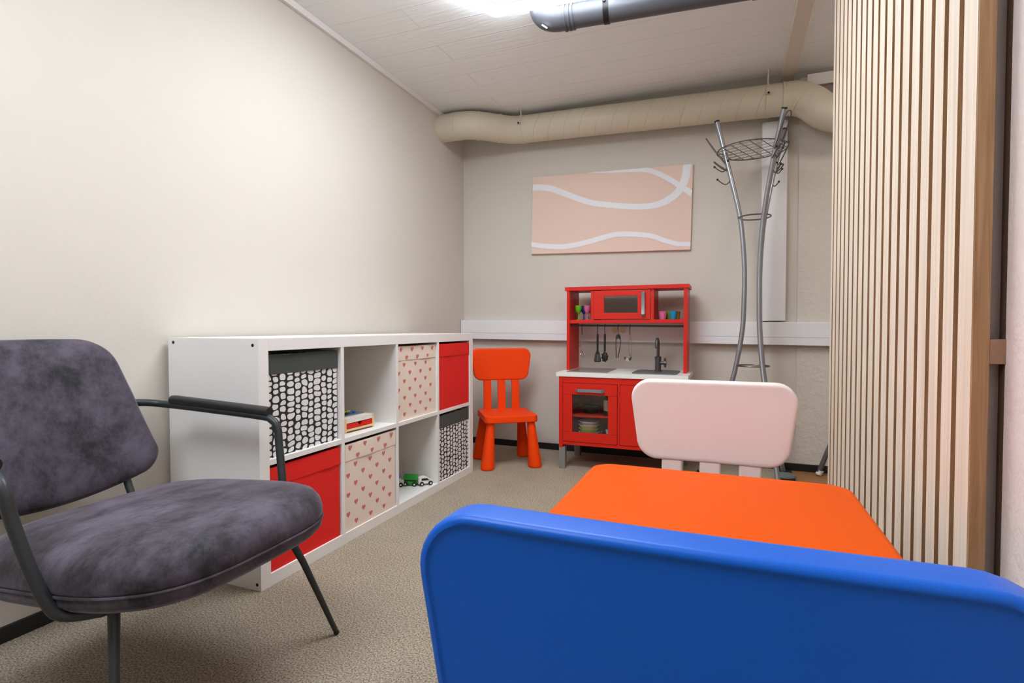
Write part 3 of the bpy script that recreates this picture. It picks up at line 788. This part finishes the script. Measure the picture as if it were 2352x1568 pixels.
# inside the lower cupboard
cz = .1585
z = cz
for k, (mm, lb) in enumerate((('plate_teal', 'teal toy plate at the bottom of the stack behind the kitchen door'), ('plate_mint', 'mint toy plate second from the bottom of the stack'), ('plate_yellow', 'yellow toy plate in the middle of the stack'), ('plate_cream', 'cream toy plate second from the top of the stack'), ('plate_lilac', 'lilac toy plate on top of the stack behind the kitchen door'))):
    o = MB().lathe([(.040, 0), (.042, .002), (.060, .0215), (.0585, .0225), (.040, .005), (.001, .005)], 32).build('toy_plate', mm, loc=(.572, 1.815, z))
    tag(o, lb, 'toy plate', 'stack of toy plates in the play kitchen'); z += .0245 if k == 0 else .0205
o = MB().lathe([(.020, 0), (.027, .068), (.0255, .068), (.0185, .004), (.001, .004)], 24).build('toy_beaker', 'paleblue', loc=(.700, 1.80, cz)); tag(o, 'pale blue toy beaker beside the plates behind the kitchen door', 'toy cup')
t = thing('toy_pot', 'small dark toy pot with lid on the inner kitchen shelf', 'toy pot', (.575, 1.85, .3065))
MB().lathe([(.040, 0), (.044, .004), (.046, .040), (.044, .040), (.042, .006), (.001, .005)], 28).build('pot_body', 'blackmetal', t)
MB().lathe([(.047, .040), (.044, .046), (.02, .052), (.006, .053), (.006, .060), (.009, .064), (.006, .068)], 28).build('lid', 'black', t)
t = thing('toy_canister', 'striped tan canister with black lid on the inner kitchen shelf', 'toy jar', (.683, 1.80, .3065))
MB().lathe([(.024, 0), (.024, .02), (.020, .026)], 24).build('base', 'black', t)
MB().lathe([(.022, .026), (.022, .085), (.021, .086)], 24).build('canister_body', 'tan', t)
MB().lathe([(.023, .086), (.023, .100), (.018, .105)], 24).build('lid', 'black', t)
t = thing('toy_cutlery_bundle', 'small grey bundle between the plates and the beaker', 'toy', (.655, 1.79, cz))
MB().tube([(-.018, 0, .004), (.018, .004, .016)], .0035, 8).tube([(-.016, .008, .004), (.018, -.006, .020)], .0035, 8).build('handles', 'chrome', t)

# ------------------------------------------------------------------ picture
th = math.radians(-1.35)
pic = MB(); pw, ph, pt = 1.0, .502, .022
pic.box(-pw/2, pw/2, -pt, 0, -ph/2, ph/2, .002)
def puv(zx, zy):
    t_ = (zx-222)/1883; top_ = 352-157*t_; bot = 1255-65*t_
    u = t_*1.102/(1+t_*.102); v = (bot-zy)/(bot-top_)
    return (u-.5)*pw, (v-.5)*ph
LAY = [0]
def strip(pts):
    LAY[0] += 1
    P = catmull([Vector((a, b, w_)) for a, b, w_ in pts], 8); L_, R_ = [], []
    for i, p in enumerate(P):
        tn = (P[min(i+1, len(P)-1)]-P[max(i-1, 0)]); tn = Vector((tn.x, tn.y)).normalized(); nv = Vector((-tn.y, tn.x))*p.z/2
        for S, sg in ((L_, 1), (R_, -1)):
            x, zc = puv(p.x+nv.x*sg, p.y+nv.y*sg); x = max(-pw/2+.0005, min(pw/2-.0005, x)); zc = max(-ph/2+.0005, min(ph/2-.0005, zc))
            S.append(Vector((x, -pt-.0006-.0003*LAY[0], zc)))
    for i in range(len(P)-1):
        q_ = [L_[i], L_[i+1], R_[i+1], R_[i]]
        try: pic.poly(q_, 1)
        except ValueError: pass
strip([(215, 475, 72), (330, 472, 72), (450, 487, 72), (600, 540, 70), (800, 612, 68), (950, 652, 66), (1150, 675, 66), (1350, 690, 66), (1550, 690, 68), (1700, 668, 72), (1830, 610, 78), (1930, 530, 84), (1990, 440, 90), (2022, 340, 92), (2040, 180, 92)])
strip([(890, 300, 8), (1150, 288, 22), (1350, 270, 40), (1550, 266, 54), (1680, 300, 58), (1850, 382, 60), (1960, 452, 64), (2110, 545, 72)])
strip([(212, 1140, 56), (400, 1162, 58), (600, 1165, 60), (800, 1132, 60), (1000, 1077, 60), (1200, 1022, 58), (1350, 1012, 58), (1500, 1018, 58), (1650, 1036, 56), (1800, 1086, 56), (1950, 1125, 54), (2105, 1128, 54)])
o = pic.build('wall_picture', ['canvas', 'canvas_white'], loc=(.606, YB, 1.524), rot=(0, math.radians(1.35), 0))
tag(o, 'peach canvas picture with flowing white lines, hung on the end wall', 'picture')

# ------------------------------------------------------------------ cable channels on the end wall
tilt = math.radians(.62)
t = thing('cable_channel', 'long horizontal white cable channel along the end wall behind the play kitchen', 'cable trunking', (WX, YB, .788))
m = MB(); L_ = 2.9
m.box(.002, L_, -.050, 0, -.064, .064, .003); o = m.build('channel_base', 'white_trunk', t); o.rotation_euler = (0, tilt, 0)
m = MB(); m.box(.002, L_, -.0525, -.048, -.020, .062, .0012); o = m.build('cover_strip', 'white_trunk', t); o.rotation_euler = (0, tilt, 0)
m = MB(); m.box(.002, L_, -.0515, -.048, -.0625, -.024, .0012); o = m.build('cover_strip', 'white_trunk', t); o.rotation_euler = (0, tilt, 0)
for x in (.663, .711):
    MB().lathe([(.0175, 0), (.0175, .004), (.015, .005), (.014, .002), (.001, .002)], 28, mtx=Matrix.Rotation(PI/2, 4, 'X')).build('socket', 'cream', t, loc=(x-WX, -.0525, -.004))
t = thing('cable_channel', 'vertical white cable channel on the end wall behind the coat stand', 'cable trunking', (1.543, YB, .838))
MB().box(-.064, .064, -.042, 0, 0, 1.105, .002).build('channel_base', 'white_trunk', t)
MB().box(-.048, .062, -.0445, -.040, 0, 1.105, .0012).build('cover_strip', 'white_trunk', t)

# ------------------------------------------------------------------ ventilation duct
R_ = .084
du = thing('ventilation_duct', 'thick round cream-painted ventilation duct under the ceiling along the end wall', 'duct', (0, 0, 0))
straight = [(.10, 2.035, 2.063), (.40, 2.035, 2.055), (1.0, 2.035, 2.038), (1.50, 2.035, 2.024), (1.60, 2.035, 2.021)]
q = MB(); q.tube(straight, R_, 40)
a_, b__ = Vector(straight[0]), Vector(straight[3])
for i in range(1, 15):   # spiral seams
    p = a_+(b__-a_)*(i/14.3); n_ = []
    for k in range(40):
        an = 2*PI*k/40; n_.append(p+Vector((.035*math.cos(an), (R_+.0006)*math.sin(an), (R_+.0006)*math.cos(an))))
    q.tube(n_, .0012, 5, closed=True)
q.build('straight_pipe', 'duct', du)
q = MB(); q.tube([(.12, 2.035, 2.0625), (.06, 2.033, 2.064), (.0, 2.015, 2.066), (-.07, 1.965, 2.069), (-.13, 1.915, 2.071), (-.20, 1.875, 2.073), (-.27, 1.86, 2.074), (-.34, 1.86, 2.074), (WX-.02, 1.86, 2.074)], R_, 40, smooth=5)
q.build('s_bend', 'duct', du)
q = MB()
for p, tn in (((.085, 2.035, 2.0635), (1, .1, 0)), ((-.055, 1.975, 2.0685), (.8, .55, 0)), ((-.165, 1.893, 2.072), (.8, .5, 0)), ((-.29, 1.86, 2.074), (1, 0, 0))):
    p, tn = Vector(p), Vector(tn).normalized(); q.tube([p-tn*.008, p-tn*.003, p+tn*.003, p+tn*.008], R_+.0028, 40)
q.build('joint_ring', 'duct', du)
q = MB(); q.tube([(1.58, 2.035, 2.0215), (1.63, 2.035, 2.018), (1.68, 2.03, 1.998), (1.72, 2.02, 1.965), (1.76, 2.01, 1.925), (1.82, 2.0, 1.893), (1.90, 2.0, 1.885), (2.2, 2.0, 1.885), (AX+.02, 2.0, 1.885)], R_*1.03, 40, smooth=5); q.build('elbow', 'duct', du)
q = MB()
p, tn = Vector((1.655, 2.033, 2.009)), Vector((.8, 0, -.55)).normalized(); q.tube([p-tn*.006, p+tn*.006], R_*1.03+.004, 40)
p, tn = Vector((1.575, 2.035, 2.0215)), Vector((1, 0, 0)); q.tube([p-tn*.006, p+tn*.006], R_+.004, 40)
q.build('joint_ring', 'duct', du)
for x, zc in ((.092, 2.0635), (1.497, 2.024)):
    q = MB(); q.tube([Vector((x, 2.035, zc))-Vector((.010, 0, 0)), Vector((x, 2.035, zc))+Vector((.010, 0, 0))], R_+.0022, 40)
    q.box(x-.010, x+.010, 2.035-R_-.016, 2.035-R_+.006, zc+.0, zc+.012, .001)
    q.tube([(x, 2.035-.055, zc+.05), (x, 2.035-.055, H)], .0035, 8)
    q.build('hanger_clamp', 'duct', du)
    MB().lathe([(.0055, 0), (.0055, .004), (.003, .006)], 12, mtx=Matrix.Rotation(PI/2, 4, 'X'), center=(x, 2.035-R_-.016, zc+.006)).build('clamp_bolt', 'blackmetal', du)

# cable tray (upper right corner)
t = thing('cable_tray', 'short white metal cable tray under the ceiling, above the duct elbow', 'cable tray', (1.69, 2.158, 2.095))
MB().box(0, 1.0, -.11, -.105, -.015, .045, .001).build('rail', 'white_trim', t)
MB().box(0.02, 1.0, .0, .005, -.045, .015, .001).build('rail', 'white_trim', t)
MB().box(0.02, .05, -.105, .0, -.012, -.008).box(.25, .28, -.105, .0, -.012, -.008).build('rung', 'white_trim', t)

# dark drain pipe under the ceiling
dp = thing('drain_pipe', 'dark grey plastic drain pipe with elbow, under the ceiling beside the light', 'pipe', (0, 0, 0))
PR = .048
PZ = H-.055-.012
ya = 1.0
q = MB(); q.tube([(.66, ya, PZ), (1.70, ya+.084, PZ), (1.715, ya+.085, PZ+.012), (1.72, ya+.085, PZ+.06)], PR, 36); q.build('straight_pipe', 'drain', dp)
q = MB(); q.tube([(.70, ya+.003, PZ), (.64, ya-.001, PZ), (.60, ya-.002, PZ+.008), (.572, ya-.003, PZ+.026), (.558, ya-.004, PZ+.055), (.556, ya-.004, PZ+.12)], PR+.0015, 36, smooth=5); q.build('elbow', 'drain', dp)
q = MB()
for x in (.665, .682, .697): q.tube([(x-.0045, ya+.002, PZ), (x+.0045, ya+.0025, PZ)], PR+.0055, 36)
q.build('socket_ring', 'drain', dp)
for x in (.835, 1.40):
    yy = ya+(x-.66)*.0813
    q = MB(); q.tube([(x-.011, yy, PZ), (x+.011, yy+.002, PZ)], PR+.0028, 36); q.box(x-.011, x+.011, yy-.012, yy+.012, PZ+PR-.002, H, .001)
    q.tube([(x, yy-PR-.006, PZ+.014), (x, yy-PR+.008, PZ+.014)], .007, 10); q.build('pipe_clamp', 'blackmetal', dp)
m = MB(); m.box(-.013, .013, -.010, .010, -.0012, .0012, .001); o = m.build('label_sticker', 'sticker', dp); o.location = (.585, ya-.040, PZ-.042); o.rotation_euler = (math.radians(42), math.radians(30), .5)

# ------------------------------------------------------------------ coat stand
cs = thing('coat_stand', 'tall grey metal coat stand with three bowed poles and a round wire hat basket', 'coat stand', (1.434, 1.875, 0))
er = Vector((.9288, .3705, 0)); ef = Vector((-.3705, .9288, 0))
def interp(K, z):
    for (z0, r0), (z1, r1) in zip(K[:-1], K[1:]):
        if z <= z1: return r0+(r1-r0)*(z-z0)/(z1-z0)
    return K[-1][1]+(z-K[-1][0])*(K[-1][1]-K[-2][1])/(K[-1][0]-K[-2][0])
RK = [(0, .262), (.25, .185), (.5, .108), (.6, .082), (.8, .056), (1.03, .047), (1.2, .055), (1.376, .082), (1.65, .165), (1.86, .248)]
RK1 = [(0, .262), (.25, .185), (.5, .105), (.6, .080), (.8, .052), (1.03, .043), (1.2, .050), (1.376, .068), (1.65, .130), (1.86, .180)]
AK = [(0, 0), (.5, 3), (1.5, 3), (1.86, 3)]
TOP = (1.895, 1.84, 1.872)
def prad(k, z): return interp(RK1 if k == 0 else RK, z)
def pang(k, z): return math.radians((152, 274, 28)[k]+interp(AK, z))
def pp(k, z, dr=0.):
    a = pang(k, z); r = prad(k, z)+dr; return er*(r*math.cos(a))+ef*(r*math.sin(a))+Vector((0, 0, z))
for k in range(3):
    zs = [0.012, .25, .5, .65, .8, .95, 1.1, 1.25, 1.4, 1.65, TOP[k]]
    o = MB().tube([pp(k, z) for z in zs], .0122, 16, smooth=6).build('pole', 'metal_grey', cs)
    e = pp(k, TOP[k]); dv = (e-pp(k, TOP[k]-.06)).normalized()
    MB().tube([e-dv*.002, e+dv*.006], .0132, 16).build('end_cap', 'black', o)
    f0 = pp(k, .0); MB().lathe([(.016, 0), (.016, .012), (.013, .016)], 16, center=(f0.x, f0.y, .0005)).build('foot_cap', 'black', o)
    an = pang(k, 1.7); rad = er*math.cos(an)+ef*math.sin(an); tan = Vector((-rad.y, rad.x, 0))
    def at(dr, dt, z): return rad*dr+tan*dt+Vector((0, 0, z))
    r0 = prad(k, 1.67)+.010
    MB().tube([at(r0, .012, 1.67), at(r0+.05, .014, 1.74), at(r0+.085, .014, 1.795), at(r0+.095, .008, 1.812), at(r0+.098, 0, 1.815), at(r0+.095, -.008, 1.812), at(r0+.085, -.014, 1.795), at(r0+.05, -.014, 1.74), at(r0, -.012, 1.67)], .003, 8, smooth=4).build('coat_peg', 'wire', o)
    r1 = prad(k, 1.63)+.008
    MB().tube([at(r1, .012, 1.63), at(r1+.035, .013, 1.655), at(r1+.062, .010, 1.68), at(r1+.068, 0, 1.685), at(r1+.062, -.010, 1.68), at(r1+.035, -.013, 1.655), at(r1, -.012, 1.63)], .003, 8, smooth=4).build('coat_peg', 'wire', o)
    for zz, dt in ((1.645, .0), (1.575, .004)):
        r2 = prad(k, zz)+.006
        h_ = MB().tube([at(r2, dt, zz+.02), at(r2+.006, dt, zz-.004), at(r2+.022, dt, zz-.016), at(r2+.042, dt, zz-.006), at(r2+.062, dt, zz+.012)], .003, 8, smooth=4).build('coat_hook', 'wire', o)
        MB().sphere(at(r2+.064, dt, zz+.014), .0058, u=10, v=8).build('hook_tip', 'black', h_)
    s_ = pp(k, 1.68); MB().sphere(s_-ef*.011, .006, u=10, v=8).build('screw', 'black', o)
q = MB(); zb = 1.722; rb = .170; OB = Vector((0, 0, zb))-er*.018
q.tube([OB+er*(rb*math.cos(2*PI*i/40))+ef*(rb*math.sin(2*PI*i/40)) for i in range(40)], .003, 8, closed=True)
for a in (PI/4, -PI/4):
    u_ = er*math.cos(a)+ef*math.sin(a); v_ = er*-math.sin(a)+ef*math.cos(a)
    for j in range(-3, 4):
        d_ = j*rb/3.6; hl = math.sqrt(max(0, rb*rb-d_*d_)); q.tube([OB+v_*d_-u_*hl, OB+v_*d_+u_*hl], .002, 6)
q.build('hat_basket', 'wire', cs)
for zr in (1.376, .60):
    rr = prad(1, zr)-.004
    MB().tube([er*(rr*math.cos(2*PI*i/32))+ef*(rr*math.sin(2*PI*i/32))+Vector((0, 0, zr)) for i in range(32)], .0036, 8, closed=True).build('brace_ring', 'wire', cs)

# other things behind the table
t = thing('stand_leg', 'dark grey metal tube with white rubber foot, leaning out from behind the slatted screen', 'pole', (1.775, 2.088, 0))
d_ = Vector((.30, -.06, .95)).normalized()
MB().tube([Vector((0, 0, .018)), d_*.95], .0125, 16).build('tube', 'tube_dark', t)
MB().sphere((0, 0, .0125), .0165, sz=.75).tube([Vector((0, 0, .008)), d_*.03], .0148, 16).build('rubber_foot', 'rubber_white', t)
t = thing('floor_mat', 'small black ribbed mat on the floor beside the coat stand', 'mat', (1.62, 2.06, 0))
q = MB(); q.box(-.045, .025, -.16, .07, 0, .006, .001)
for i in range(5): q.box(-.040+i*.013, -.034+i*.013, -.155, .065, .006, .009)
q.build('ribbed_rubber', 'mat_black', t)
o = MB().lathe([(.05, 0), (.052, .006), (.048, .014), (.03, .018), (.001, .019)], 32).build('base_weight', 'grey_felt', loc=(1.60, 1.955, .0095)); tag(o, 'round grey weight lying on the small black mat', 'weight')

# ------------------------------------------------------------------ slatted screen
PX = 1.649
ss = thing('slatted_screen', 'tall pale wooden screen of vertical slats at the right', 'screen', (PX, 0, 0))
kf = (PX-1.3077)/.21
pitch_ = .04*kf; yfar, ynear = -1.2216+1.367*kf+.0, -1.2216+.6226*kf
centers = [-1.2216+kf*(1.341-.04*j) for j in range(18)]           # gap centres
gapw = pitch_*.30
m = MB(); edges = [yfar]+centers+[ynear]
for i in range(19):
    a = edges[i]-(gapw/2 if i else 0); b_ = edges[i+1]+(gapw/2 if i < 18 else 0)
    m.box(0, .0145, min(a, b_), max(a, b_), .004, H-.002, .0012)
m.bm.normal_update()
for f in m.bm.faces:
    if abs(f.normal.y) > .9: f.material_index = 1
m.build('slats', ['slat', 'brownwood'], ss)
MB().box(.0145, .020, ynear+.003, yfar-.003, .004, H-.002, .001).build('backing_board', 'gapwood', ss)
MB().box(.0005, .0212, ynear-.004, ynear-.0002, .004, H-.002, .0006).build('end_board', 'brownwood', ss)
MB().box(.0212, XR-PX+.0, ynear-.003, ynear+.020, .748, .785, .001).build('batten', 'endwood', ss)

# ------------------------------------------------------------------ world and view
w = bpy.data.worlds.new('world'); sc.world = w; w.use_nodes = True
w.node_tree.nodes['Background'].inputs[0].default_value = (.9, .92, 1, 1); w.node_tree.nodes['Background'].inputs[1].default_value = .3
sc.view_settings.view_transform = 'Standard'; sc.view_settings.look = 'None'; sc.view_settings.gamma = 1; sc.view_settings.use_curve_mapping = False
sc.view_settings.exposure = 0.74
